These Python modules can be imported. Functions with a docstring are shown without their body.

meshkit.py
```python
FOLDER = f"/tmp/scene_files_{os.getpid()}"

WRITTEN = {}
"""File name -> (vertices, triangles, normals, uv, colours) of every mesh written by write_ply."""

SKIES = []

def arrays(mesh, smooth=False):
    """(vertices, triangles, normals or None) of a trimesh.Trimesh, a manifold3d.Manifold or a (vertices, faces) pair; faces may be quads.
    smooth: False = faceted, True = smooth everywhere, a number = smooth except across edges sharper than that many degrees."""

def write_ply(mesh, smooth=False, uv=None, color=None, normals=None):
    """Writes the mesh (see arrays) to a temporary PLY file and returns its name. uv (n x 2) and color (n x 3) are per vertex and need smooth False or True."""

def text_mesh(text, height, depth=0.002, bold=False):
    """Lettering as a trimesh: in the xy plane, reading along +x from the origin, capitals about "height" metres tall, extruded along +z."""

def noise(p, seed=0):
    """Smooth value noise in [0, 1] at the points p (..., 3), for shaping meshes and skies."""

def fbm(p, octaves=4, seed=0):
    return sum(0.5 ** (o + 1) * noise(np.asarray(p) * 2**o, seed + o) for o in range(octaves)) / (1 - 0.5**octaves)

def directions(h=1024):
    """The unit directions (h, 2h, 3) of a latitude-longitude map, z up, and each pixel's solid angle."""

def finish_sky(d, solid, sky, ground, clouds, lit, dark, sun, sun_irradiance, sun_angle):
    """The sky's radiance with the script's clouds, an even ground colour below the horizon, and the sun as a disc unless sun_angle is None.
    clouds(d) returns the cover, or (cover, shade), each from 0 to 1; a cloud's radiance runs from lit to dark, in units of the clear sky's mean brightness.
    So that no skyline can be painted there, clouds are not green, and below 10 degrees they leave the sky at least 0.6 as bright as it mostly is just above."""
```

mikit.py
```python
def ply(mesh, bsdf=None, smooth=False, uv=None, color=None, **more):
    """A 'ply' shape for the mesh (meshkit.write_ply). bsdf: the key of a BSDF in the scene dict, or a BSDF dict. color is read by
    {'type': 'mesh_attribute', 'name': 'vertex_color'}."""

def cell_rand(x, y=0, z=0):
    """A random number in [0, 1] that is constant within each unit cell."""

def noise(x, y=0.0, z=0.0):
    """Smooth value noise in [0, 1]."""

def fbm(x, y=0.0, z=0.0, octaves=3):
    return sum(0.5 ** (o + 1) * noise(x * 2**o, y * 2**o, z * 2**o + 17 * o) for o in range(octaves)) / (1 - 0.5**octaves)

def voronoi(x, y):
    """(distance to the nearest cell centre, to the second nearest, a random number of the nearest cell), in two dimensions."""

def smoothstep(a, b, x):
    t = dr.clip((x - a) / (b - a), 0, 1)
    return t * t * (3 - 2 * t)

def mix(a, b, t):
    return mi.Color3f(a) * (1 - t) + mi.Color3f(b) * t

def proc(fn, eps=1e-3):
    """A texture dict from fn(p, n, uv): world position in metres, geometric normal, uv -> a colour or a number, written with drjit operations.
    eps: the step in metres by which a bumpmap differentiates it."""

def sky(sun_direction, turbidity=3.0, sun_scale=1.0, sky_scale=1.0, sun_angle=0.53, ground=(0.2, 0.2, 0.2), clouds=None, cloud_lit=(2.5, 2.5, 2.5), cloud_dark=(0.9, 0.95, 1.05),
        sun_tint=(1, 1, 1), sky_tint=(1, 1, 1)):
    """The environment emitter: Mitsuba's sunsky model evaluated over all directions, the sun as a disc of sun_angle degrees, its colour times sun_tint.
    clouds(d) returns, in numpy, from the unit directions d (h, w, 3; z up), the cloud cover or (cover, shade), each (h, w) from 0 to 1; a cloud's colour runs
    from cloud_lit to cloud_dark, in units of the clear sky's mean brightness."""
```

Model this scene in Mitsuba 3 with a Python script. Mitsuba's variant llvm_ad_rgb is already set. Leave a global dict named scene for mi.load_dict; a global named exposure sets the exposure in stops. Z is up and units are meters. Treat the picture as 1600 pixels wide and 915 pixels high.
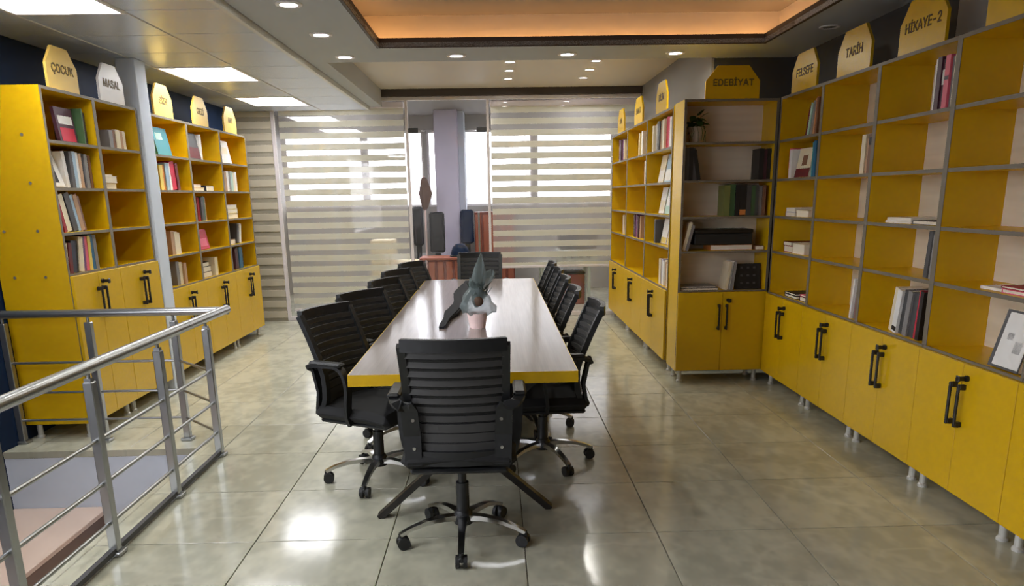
import math, random
import numpy as np, trimesh, mitsuba as mi, mikit, meshkit
import drjit as dr
from mikit import fbm, noise, smoothstep, mix
T = mi.ScalarTransform4f
random.seed(7)
scene, labels = {}, {}

# ------------------------------------------------------------------ camera
def axes(yaw, pitch, roll):
    cy, sy, cp, sp = math.cos(yaw), math.sin(yaw), math.cos(pitch), math.sin(pitch)
    f = np.array([sy * cp, cy * cp, -sp]); r = np.array([cy, -sy, 0.0]); u = np.cross(r, f)
    return f, -math.sin(roll) * r + math.cos(roll) * u
CAM = np.array([0.0, 0.0, 1.476])
fwd, up = axes(0.0195, 0.2462, -0.0164)
scene['camera'] = {'type': 'perspective', 'fov': 68.93, 'fov_axis': 'x', 'near_clip': 0.05, 'far_clip': 500.0,
                   'principal_point_offset_y': -(600 - 457.5) / 915,
                   'to_world': T().look_at(origin=CAM.tolist(), target=(CAM + fwd).tolist(), up=up.tolist())}
# ------------------------------------------------------------------ light
exposure = 1.14
SKY = 9.0
scene['sky'] = mikit.sky((0.5, 0.5, 0.8), turbidity=4.0, sun_scale=0.0, sky_scale=SKY, ground=(0.3, 0.3, 0.3),
                         clouds=lambda d: (0.9 + 0.1 * meshkit.fbm(d * 3.0), 0.25 * meshkit.fbm(d * 4.0, seed=3)),
                         cloud_lit=(2.4, 2.4, 2.55), cloud_dark=(1.5, 1.55, 1.7))
scene['sky']['sampling_weight'] = 2.0
LED = 7.0          # ceiling panels
DOWN = 110.0         # downlights
COVE = 2.0          # orange strip in the cove

# ------------------------------------------------------------------ materials
def lin(*c): return [((v / 255 + 0.055) / 1.055) ** 2.4 if v > 10 else v / 255 / 12.92 for v in c]
def rgb(*c): return {'type': 'rgb', 'value': lin(*c)}
def mat(name, col, rough=0.5, **k):
    scene[name] = {'type': 'twosided', 'bsdf': {'type': 'principled', 'base_color': rgb(*col) if not isinstance(col, dict) else col, 'roughness': rough, **k}}
    return name
def pcol(fn): return mikit.proc(fn)
def f_tile(p, n, uv):
    tx, ty = dr.floor((p.x - 0.1018) / 0.6), dr.floor((p.y - 3.0856) / 0.6)
    a = fbm(p.x * 3.1 + tx * 7.3, p.y * 3.1 + ty * 3.7, 0.0, 4)
    b = fbm(p.x * 17 + tx * 3, p.y * 11 + 40, 2.0, 3)
    v = dr.abs(fbm(p.x * 2.3 + 9 + ty, p.y * 2.9 + tx, 5.0, 4) - 0.5)
    c = mix(lin(160, 160, 143), lin(180, 179, 161), smoothstep(0.3, 0.7, a * 0.5 + b * 0.5))
    return mix(c, lin(196, 194, 178), (1 - smoothstep(0.0, 0.05, v)) * 0.25)
mat('m_floor', pcol(f_tile), 0.13, specular=0.55)
mat('m_grout', (112, 108, 98), 0.8)
def f_lam(p, n, uv):
    g = fbm(p.x * 40, p.y * 40, p.z * 40, 2)
    return mix(lin(201, 160, 0), lin(206, 165, 0), g)
mat('m_yellow', pcol(f_lam), 0.36, specular=0.55)
mat('m_sign_lit', (214, 178, 84), 0.45)  # left signs only; reflected light put into the yellow as a paler cream
mat('m_edge', (112, 103, 88), 0.5)
def f_back(p, n, uv):
    g = fbm(p.x * 2.0 + p.y * 2.0, p.z * 34, 1.0, 3)
    return mix(lin(206, 194, 172), lin(222, 211, 190), g)
mat('m_beige', pcol(f_back), 0.6)
mat('m_blackmetal', (30, 28, 27), 0.35, specular=0.5)
mat('m_blackplastic', (27, 29, 31), 0.45, specular=0.5)
mat('m_mesh', (58, 58, 58), 0.6)
mat('m_seat', (20, 21, 23), 0.75)
mat('m_chrome', (205, 205, 205), 0.12, metallic=1.0)
mat('m_steel', (168, 170, 170), 0.28, metallic=0.9)
mat('m_leg', (200, 200, 196), 0.4, metallic=0.3)
def f_table(p, n, uv):
    g = fbm(p.x * 60, p.y * 2.2, 0.0, 3); h = fbm(p.x * 200, p.y * 6, 3.0, 2)
    return mix(lin(112, 103, 100), lin(128, 119, 115), g * 0.6 + h * 0.4)
mat('m_table', pcol(f_table), 0.16, specular=0.8, clearcoat=0.6, clearcoat_gloss=0.9)
mat('m_dark', (62, 62, 64), 0.55)
mat('m_navy', (18, 36, 62), 0.6, specular=0.15)
mat('m_wall', (176, 172, 166), 0.6)
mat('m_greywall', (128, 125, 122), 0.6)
mat('m_soffit', (174, 178, 180), 0.55)
mat('m_recess', (206, 196, 180), 0.45)
mat('m_taupe', (132, 126, 118), 0.6)
mat('m_trimdark', (70, 60, 54), 0.5)
def f_ctile(p, n, uv):
    hx = dr.abs(dr.sin(p.x * 3.14159 / 0.012)) * dr.abs(dr.sin(p.y * 3.14159 / 0.012))
    return mix(lin(182, 190, 202), lin(196, 204, 216), hx)
mat('m_ctile', pcol(f_ctile), 0.3, metallic=0.35, specular=0.6)
mat('m_tbar', (205, 205, 200), 0.4)
mat('m_white', (225, 222, 220), 0.4)
mat('m_frame', (222, 214, 214), 0.35)
mat('m_stripewall', (196, 186, 164), 0.6)
mat('m_stripewall2', (160, 152, 134), 0.6)
mat('m_marble', (212, 188, 172), 0.25)
mat('m_marbleedge', (120, 100, 90), 0.4)
mat('m_plaster', (200, 208, 220), 0.7)
mat('m_column', (190, 184, 206), 0.6)
mat('m_redwood', (150, 84, 62), 0.4)
mat('m_redwood2', (118, 62, 50), 0.4)
mat('m_cream', (230, 215, 170), 0.5)
mat('m_flag', (92, 70, 60), 0.8)
mat('m_greygreen', (150, 154, 138), 0.5)
mat('m_screen', (26, 29, 30), 0.4)
mat('m_page', (226, 218, 200), 0.8)
mat('m_sign_text', (92, 70, 30), 0.6)
mat('m_leaf', (58, 84, 30), 0.5)
mat('m_pot', (190, 178, 160), 0.5)
mat('m_pinkpot', (240, 214, 210), 0.35)
mat('m_cone', (84, 64, 50), 0.8)
mat('m_greyleaf', (96, 110, 108), 0.6)
mat('m_black_strip', (24, 25, 30), 0.9)
scene['m_glass'] = {'type': 'thindielectric', 'int_ior': 1.5}
scene['m_wrap'] = {'type': 'blendbsdf', 'weight': 0.5, 'a': {'type': 'thindielectric', 'int_ior': 1.45},
                   'b': {'type': 'principledthin', 'base_color': rgb(140, 154, 156), 'roughness': 0.25, 'diff_trans': 0.7}}
scene['m_sheer'] = {'type': 'blendbsdf', 'weight': 0.30, 'a': {'type': 'thindielectric', 'int_ior': 1.04},
                    'b': {'type': 'principledthin', 'base_color': rgb(225, 220, 214), 'roughness': 0.8, 'diff_trans': 1.0}}
scene['m_band'] = {'type': 'principledthin', 'base_color': rgb(214, 210, 192), 'roughness': 0.8, 'diff_trans': 0.4}

# ------------------------------------------------------------------ mesh helpers
cat = trimesh.util.concatenate
def bx(x0, x1, y0, y1, z0, z1, c=0.0):
    x0, x1 = sorted((x0, x1)); y0, y1 = sorted((y0, y1)); z0, z1 = sorted((z0, z1))
    e = np.array([x1 - x0, y1 - y0, z1 - z0]); m = np.array([x0 + x1, y0 + y1, z0 + z1]) / 2
    if c <= 0:
        b = trimesh.creation.box(e); b.apply_translation(m); return b
    c = min(c, *(e * 0.45)); h = e / 2; pts = []
    for s in np.ndindex(2, 2, 2):
        g = np.array(s) * 2 - 1
        for k in range(3):
            q = h - c; q[k] = h[k]; pts.append(g * q)
    b = trimesh.convex.convex_hull(np.array(pts)); b.apply_translation(m); return b
def rod(a, b, r, n=12, r2=None):
    a, b = np.array(a, float), np.array(b, float); d = b - a; L = np.linalg.norm(d)
    w = d / L; u = np.cross(w, [0, 0, 1] if abs(w[2]) < 0.9 else [1, 0, 0]); u /= np.linalg.norm(u); v = np.cross(w, u)
    t = np.linspace(0, 2 * np.pi, n, endpoint=False); ring = np.cos(t)[:, None] * u + np.sin(t)[:, None] * v
    r2 = r if r2 is None else r2
    V = np.vstack([a + ring * r, b + ring * r2, [a], [b]]); F = []
    for i in range(n):
        j = (i + 1) % n
        F += [[i, j, n + j], [i, n + j, n + i], [2 * n, j, i], [2 * n + 1, n + i, n + j]]
    m = trimesh.Trimesh(V, F, process=False); m.fix_normals(); return m
def sweep(path, r, n=10):
    """a round tube along the path (points), radius r or one per point"""
    P = np.array(path, float); r = np.broadcast_to(r, len(P)); t = np.gradient(P, axis=0); t /= np.linalg.norm(t, axis=1)[:, None]
    ref = np.array([0, 0, 1.0]) if np.abs(t[:, 2]).max() < 0.95 else np.array([0.31, 0.95, 0.05])
    V = []
    a = np.linspace(0, 2 * np.pi, n, endpoint=False)
    for p, d, rr in zip(P, t, r):
        u = np.cross(d, ref); u /= np.linalg.norm(u); v = np.cross(d, u)
        V.append(p + rr * (np.cos(a)[:, None] * u + np.sin(a)[:, None] * v))
    V = np.vstack(V + [P[:1], P[-1:]]); k = len(P); F = []
    for s in range(k - 1):
        for i in range(n):
            j = (i + 1) % n; q = s * n
            F += [[q + i, q + j, q + n + j], [q + i, q + n + j, q + n + i]]
    for i in range(n):
        j = (i + 1) % n
        F += [[k * n, j, i], [k * n + 1, (k - 1) * n + i, (k - 1) * n + j]]
    m = trimesh.Trimesh(V, F, process=False); m.fix_normals(); return m
def ribbon(path, w, th, side):
    """rectangular section bar along a path; side = direction of its width"""
    P = np.array(path, float); t = np.gradient(P, axis=0); t /= np.linalg.norm(t, axis=1)[:, None]
    s = np.array(side, float); V = []
    w = np.broadcast_to(w, len(P)); th = np.broadcast_to(th, len(P))
    for p, d, ww, tt in zip(P, t, w, th):
        sd = s - d * (s @ d); sd /= np.linalg.norm(sd); n = np.cross(d, sd)
        V += [p - sd * ww / 2 - n * tt / 2, p + sd * ww / 2 - n * tt / 2, p + sd * ww / 2 + n * tt / 2, p - sd * ww / 2 + n * tt / 2]
    k = len(P); F = [[0, 1, 2], [0, 2, 3]]; q = 4 * (k - 1); F += [[q, q + 2, q + 1], [q, q + 3, q + 2]]
    for i in range(k - 1):
        for a in range(4):
            b = (a + 1) % 4; o = 4 * i
            F += [[o + a, o + b, o + 4 + b], [o + a, o + 4 + b, o + 4 + a]]
    m = trimesh.Trimesh(np.array(V), F, process=False); m.fix_normals(); return m
def lathe(prof, n=24):
    return trimesh.creation.revolve(np.array(prof, float), sections=n)
def extrude(poly, h):
    from shapely.geometry import Polygon
    return trimesh.creation.extrude_polygon(Polygon(poly), h, engine='earcut')
def uniq(key):
    if not any(k == key or k.startswith(key + '__') for k in scene) and key not in labels: return key
    i = 1
    while True:
        k = f'{key}_{i:03d}'
        if not any(q == k or q.startswith(k + '__') for q in scene) and k not in labels: return k
        i += 1
COUNT = {}
def fresh(key):
    n = COUNT.get(key, -1) + 1; COUNT[key] = n
    return key if n == 0 else f'{key}_{n:03d}'
def thing(name, label, category, group=None):
    k = fresh(name); labels[k] = {'label': label, 'category': category}
    if group: labels[k]['group'] = group
    return k
def put(name, mesh, m, smooth=False, xf=None, **more):
    k = fresh(name); d = mesh if isinstance(mesh, dict) else mikit.ply(mesh, m, smooth=smooth)
    d = dict(d, **more)
    if xf is not None: d['to_world'] = xf
    scene[k] = d
    return k
def part(parent, name, mesh, m, smooth=False, xf=None, **more): return put(parent + '__' + name, mesh, m, smooth, xf, **more)
def struct(name, mesh, m, smooth=False, **more):
    k = put(name, mesh, m, smooth, **more); labels[k] = {'kind': 'structure'}; return k
def emit(*c): return {'type': 'area', 'radiance': {'type': 'rgb', 'value': list(c)}}

# ------------------------------------------------------------------ room shell
XL, XR, YB, YE, ZC = -3.05, 2.44, -2.2, 9.4, 2.86
HX, HY = -1.84, 4.45          # stairwell corner: the hole lies left of HX and nearer than HY
fl = struct('floor', cat([bx(HX, XR + .9, YB, YE + 3.4, -.22, -.012), bx(XL - .3, HX, HY, YE + 3.4, -.22, -.012)]), 'm_grout')
PL = {}
for i in range(-6, 5):
    for j in range(-3, 11):
        x0, x1, y0, y1 = .1018 + .6 * i, .1018 + .6 * (i + 1), 3.0856 + .6 * j, 3.0856 + .6 * (j + 1)
        x0, x1, y1 = max(x0, XL), min(x1, XR), min(y1, YE)
        if x1 - x0 < .02 or y1 - y0 < .02: continue
        g = .0022; rects = []
        if x0 >= HX or y0 >= HY: rects = [(x0, x1, y0, y1)]
        else:
            if x1 > HX: rects.append((HX, x1, y0, y1))
            if y1 > HY: rects.append((x0, min(x1, HX), HY, y1))
        if not rects: continue
        part('floor', 'floor_tile', cat([bx(a + g, b - g, c + g, d - g, -.0118, 0, .0012) for a, b, c, d in rects]), 'm_floor')
WY0, WY1, WZ0, WZ1 = -1.9, 2.9, .75, 2.38      # added, unseen opening in the left wall; lets daylight onto the right cabinets
struct('wall_left', cat([bx(XL - .15, XL, WY1, YE, -1.6, ZC), bx(XL - .15, XL, YB, WY0, -1.6, ZC), bx(XL - .15, XL, WY0, WY1, -1.6, WZ0), bx(XL - .15, XL, WY0, WY1, WZ1, ZC)]), 'm_navy')
struct('trim_5', cat([bx(XL - .15, XL + .02, WY0, WY0 + .04, WZ0, WZ1), bx(XL - .15, XL + .02, WY1 - .04, WY1, WZ0, WZ1), bx(XL - .15, XL + .04, WY0, WY1, WZ0, WZ0 + .03), bx(XL - .15, XL + .02, WY0, WY1, WZ1 - .03, WZ1)]), 'm_white')
struct('wall_right', bx(XR, XR + .15, YB, 6.4, 0, ZC), 'm_dark')
struct('wall_back', bx(XL, XR, YB - .15, YB, 0, ZC), 'm_wall')
struct('wall_corner_block', cat([bx(1.80, XR + .15, 6.42, 6.48, 0, ZC)]), 'm_dark')
struct('wall_end_right', bx(1.78, 1.84, 6.43, YE + .1, 0, ZC), 'm_greywall')  # greyer than the dark block face: light from the left painted in
struct('wall_pale_box_right', bx(2.36, XR, 3.73, 4.05, 2.152, 2.53), 'm_wall')  # pale box on the right wall above the bookcases
struct('wall_column_left', bx(-2.74, -2.60, 5.90, 6.08, 0, 2.5, .006), 'm_plaster')
struct('ceiling', bx(XL - .15, XR + .15, YB, YE, ZC, ZC + .1), 'm_soffit')
# left metal tile ceiling with light panels
ZL = 2.50
PANELS = [(-1.1, -.38), (1.42, 2.14), (3.86, 4.58), (6.33, 7.06), (8.14, 8.88)]
cut = sorted([YB, YE] + [v for q in PANELS for v in q])
def splits(a, b):
    n = max(1, round((b - a) / .62)); return [(a + (b - a) * k / n, a + (b - a) * (k + 1) / n) for k in range(n)]
ct = struct('ceiling_left', bx(XL, -1.46, YB, YE, ZL + .03, ZL + .05), 'm_soffit')
for cx0, cx1, mid in ((XL, -2.64, 0), (-2.64, -2.02, 1), (-2.02, -1.46, 0)):
    rows = splits(YB, YE) if not mid else [r for a, b in zip(cut[:-1], cut[1:]) if (a, b) not in PANELS for r in splits(a, b)]
    for a, b in rows:
        if b < .5: continue
        part(ct, 'ceiling_tile', bx(cx0 + .004, cx1 - .004, a + .004, b - .004, ZL, ZL + .02, .003), 'm_ctile')
struct('trim_1', cat([bx(x - .006, x + .006, YB, YE, ZL - .004, ZL + .028) for x in (-2.64, -2.02)] + [bx(-1.475, -1.445, YB, YE, ZL - .006, ZL + .05)]), 'm_tbar')
for i, (a, b) in enumerate(PANELS):
    if b < 0: nm = 'square white light panel in the left ceiling, behind the viewer'
    nm = ['white ceiling light panel far behind the viewer', 'white ceiling light panel just above the viewer',
          'glowing white ceiling panel at the top left corner of the picture',
          'glowing white ceiling panel beside the bluish column, second from the end windows',
          'glowing white ceiling panel nearest the blinds at the end of the room'][i]
    t = thing('ceiling_light_panel', nm, 'ceiling light', 'light panels in the left ceiling')
    part(t, 'frame', cat([bx(-2.635, -2.615, a, b, ZL - .006, ZL + .02), bx(-2.045, -2.025, a, b, ZL - .006, ZL + .02), bx(-2.635, -2.025, a, a + .02, ZL - .006, ZL + .02), bx(-2.635, -2.025, b - .02, b, ZL - .006, ZL + .02)]), 'm_white')
    part(t, 'diffuser', ([[-2.615, a + .02, ZL], [-2.045, a + .02, ZL], [-2.045, b - .02, ZL], [-2.615, b - .02, ZL]], [[0, 2, 1], [0, 3, 2]]), 'm_white', emitter=emit(LED, LED * 1.01, LED * 1.04))
# soffit frame round the cove, and the recess beyond it
ZS = 2.53
CX0, CX1, CY0, CY1 = -.80, 1.98, 1.2, 5.80
struct('ceiling_soffit', cat([bx(-1.44, CX0, YB, 6.4, ZS, ZS + .03), bx(CX1, XR, YB, 6.4, ZS, ZS + .03), bx(CX0, CX1, CY1, 6.4, ZS, ZS + .03), bx(CX0, CX1, YB, CY0, ZS, ZS + .03),
    bx(-1.44, -1.30, 6.4, YE, ZS, 2.76), bx(1.80, XR, 6.4, 6.44, ZS, ZC), bx(-1.30, 1.78, 6.385, 6.4, ZS, 2.76)]), 'm_soffit')
struct('ceiling_recess', bx(-1.30, 1.78, 6.4, YE, 2.72, 2.76), 'm_recess')
struct('trim_2', bx(-1.30, 1.78, YE - .05, YE, 2.64, 2.72), 'm_trimdark')
o = .16
struct('ceiling_cove', cat([bx(CX0 - o, CX1 + o, CY1 + o, CY1 + o + .02, ZS + .03, 2.84), bx(CX0 - o, CX1 + o, CY0 - o - .02, CY0 - o, ZS + .03, 2.84), bx(CX0 - o - .02, CX0 - o, CY0 - o, CY1 + o, ZS + .03, 2.84),
    bx(CX1 + o, CX1 + o + .02, CY0 - o, CY1 + o, ZS + .03, 2.84), ]), 'm_recess')
struct('ceiling_cove_panel', bx(CX0 - o, CX1 + o, CY0 - o, CY1 + o, 2.77, 2.84), 'm_taupe')
struct('trim_3', cat([bx(CX0 - .02, CX1 + .02, CY1, CY1 + .02, ZS - .005, ZS + .06), bx(CX0 - .02, CX1 + .02, CY0 - .02, CY0, ZS - .005, ZS + .06), bx(CX0 - .02, CX0, CY0, CY1, ZS - .005, ZS + .06), bx(CX1, CX1 + .02, CY0, CY1, ZS - .005, ZS + .06)]), 'm_trimdark')
zc = ZS + .036
for nm, b in (('far', (CX0 - .08, CX1 + .08, CY1 + .07, CY1 + .085)), ('near', (CX0 - .08, CX1 + .08, CY0 - .085, CY0 - .07)), ('left', (CX0 - .085, CX0 - .07, CY0 - .08, CY1 + .08)), ('right', (CX1 + .07, CX1 + .085, CY0 - .08, CY1 + .08))):
    t = put('cove_light_strip', bx(*b, zc, zc + .012), 'm_white', emitter=emit(COVE * 2.6, COVE * 1.3, COVE * .5))
    labels[t] = {'label': f'orange light strip hidden behind the {nm} lip of the ceiling cove', 'category': 'light strip', 'group': 'orange strips in the ceiling cove'}
def downlight(x, y, z, r, lab, group, on=True):
    t = thing('downlight', lab, 'ceiling light', group)
    part(t, 'ring', (lambda m: (m.apply_translation([x, y, z]), m)[1])(lathe([[r * .78, .004], [r * .8, -.006], [r * 1.18, -.006], [r * 1.22, 0], [r * .78, .004]], 20)), 'm_white', 40)
    a = np.linspace(0, 2 * np.pi, 20, endpoint=False)
    V = np.vstack([np.c_[x + r * .8 * np.cos(a), y + r * .8 * np.sin(a), np.full(20, z - .003)], [[x, y, z - .003]]])
    part(t, 'lens', (V, [[20, (i + 1) % 20, i] for i in range(20)]), 'm_white' if on else 'm_greywall', **({'emitter': emit(DOWN, DOWN * .98, DOWN * .90)} if on else {}))
for k, y in enumerate((1.6, 2.55, 3.5, 4.55, 5.35)):
    downlight(-1.115, y, ZS, .062, f'white downlight in the grey left soffit strip, {["first", "second", "third", "fourth", "fifth"][k]} from the viewer', 'downlights in the soffit')
for k, x in enumerate((-1.115, -.265, .585, 1.42)):
    downlight(x, 6.16, ZS, .062, f'white downlight on the soffit strip beyond the cove, {["leftmost", "second from left", "third from left", "rightmost"][k]} of the row', 'downlights in the soffit')
for k, y in enumerate((1.6, 3.5, 5.3)):
    downlight(2.24, y, ZS, .055, f'unlit round downlight over the right bookcases, {["nearest", "middle", "farthest"][k]} one', 'downlights in the soffit', False)
for c, x in enumerate((.18, 1.0)):
    for k, y in enumerate((7.62, 8.12, 8.66)):
        downlight(x, y, 2.72, .05, f'small round downlight in the beige ceiling recess, {["left", "right"][c]} column, {["nearest", "middle", "farthest"][k]} of three', 'small downlights in the ceiling recess')

# ------------------------------------------------------------------ stairwell
struct('wall_stairwell_far', bx(XL, HX, HY - .03, HY - .002, -1.6, -.042), 'm_plaster')
struct('wall_stairwell_right', bx(HX + .002, HX + .03, YB, HY, -1.6, -.222), 'm_wall')
struct('floor_stairwell', bx(XL, HX, YB, HY, -1.65, -1.6), 'm_grout')
t = thing('staircase', 'pinkish marble stair going down behind the steel railing', 'stairs')
for k, (x0, x1, z) in enumerate(((XL + .004, -2.46, -.37), (-2.50, -2.16, -.54), (-2.2, HX - .004, -.71))):
    part(t, 'tread', bx(x0, x1, 1.0, HY - .032, z - .03, z, .004), 'm_marble')
    part(t, 'riser', bx(x1 - .06, x1 - .04, 1.0, HY - .032, z - .17, z - .03), 'm_marbleedge')
struct('trim_4', cat([bx(HX - .012, HX + .03, YB, HY, -.04, .001), bx(XL, HX + .03, HY - .034, HY + .02, -.04, .001)]), 'm_floor')

# ------------------------------------------------------------------ railing
t = thing('stair_railing', 'brushed steel railing with thin rods around the stairwell', 'railing')
RX, RY, RZ = -1.67, 4.60, .83
for y in (1.74, 2.37, 3.00, 3.64, 4.27):
    part(t, 'post', cat([bx(RX - .02, RX + .02, y - .02, y + .02, .02, .77, .004), rod((RX, y, .77), (RX, y, .81), .008), bx(RX - .014, RX + .014, y - .014, y + .014, .765, .785)]), 'm_steel')
    part(t, 'foot', bx(RX - .035, RX + .035, y - .035, y + .035, 0, .02, .004), 'm_steel')
for x in (-1.99, -2.51, -3.03):
    part(t, 'post', cat([bx(x - .02, x + .02, RY - .02, RY + .02, .02, .77, .004), rod((x, RY, .77), (x, RY, .81), .008)]), 'm_steel')
    part(t, 'foot', bx(x - .035, x + .035, RY - .035, RY + .035, 0, .02, .004), 'm_steel')
part(t, 'handrail', rod((RX, 1.4, RZ), (RX, RY + .03, RZ), .027, 18), 'm_steel', 40)
part(t, 'handrail', rod((RX + .02, RY, RZ - .005), (XL, RY, RZ - .005), .025, 18), 'm_steel', 40)
for z in (.13, .31, .50):
    part(t, 'rod', rod((RX, 1.4, z + .02), (RX, 4.27, z + .02), .009), 'm_steel', 40)
    part(t, 'rod', rod((-1.99, RY, z + .02), (XL, RY, z + .02), .008), 'm_steel', 40)
    part(t, 'rod', rod((RX, 4.27, z + .02), (-1.99, RY, z + .02), .008), 'm_steel', 40)
part(t, 'bottom_rail', bx(RX - .012, RX + .012, 1.4, 4.27, .012, .036), 'm_dark')

# ------------------------------------------------------------------ bookcases
BM = {}
def bookmat(c):
    k = 'm_book_%d_%d_%d' % c
    if k not in scene: mat(k, c, 0.45)
    return k
class Frame:
    """local axes: u to the right as seen from the front, v into the depth, w up"""
    def __init__(s, O, U, V): s.M = np.eye(4); s.M[:3, 0], s.M[:3, 1], s.M[:3, 3] = U, V, O
    def __call__(s, m): m = m.copy(); m.apply_transform(s.M); return m
DEP = .30; TH = .018
GRID = [2.15, 1.848, 1.573, 1.305, 1.045, .735]
def handle(F, u, z):
    """a black bow handle, centre (u, z), .2 tall"""
    return F(cat([bx(u - .007, u + .007, -.036, -.024, z - .1, z + .1, .003), bx(u - .009, u + .009, -.03, 0, z - .1, z - .075, .003), bx(u - .009, u + .009, -.03, 0, z + .075, z + .1, .003)]))
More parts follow.
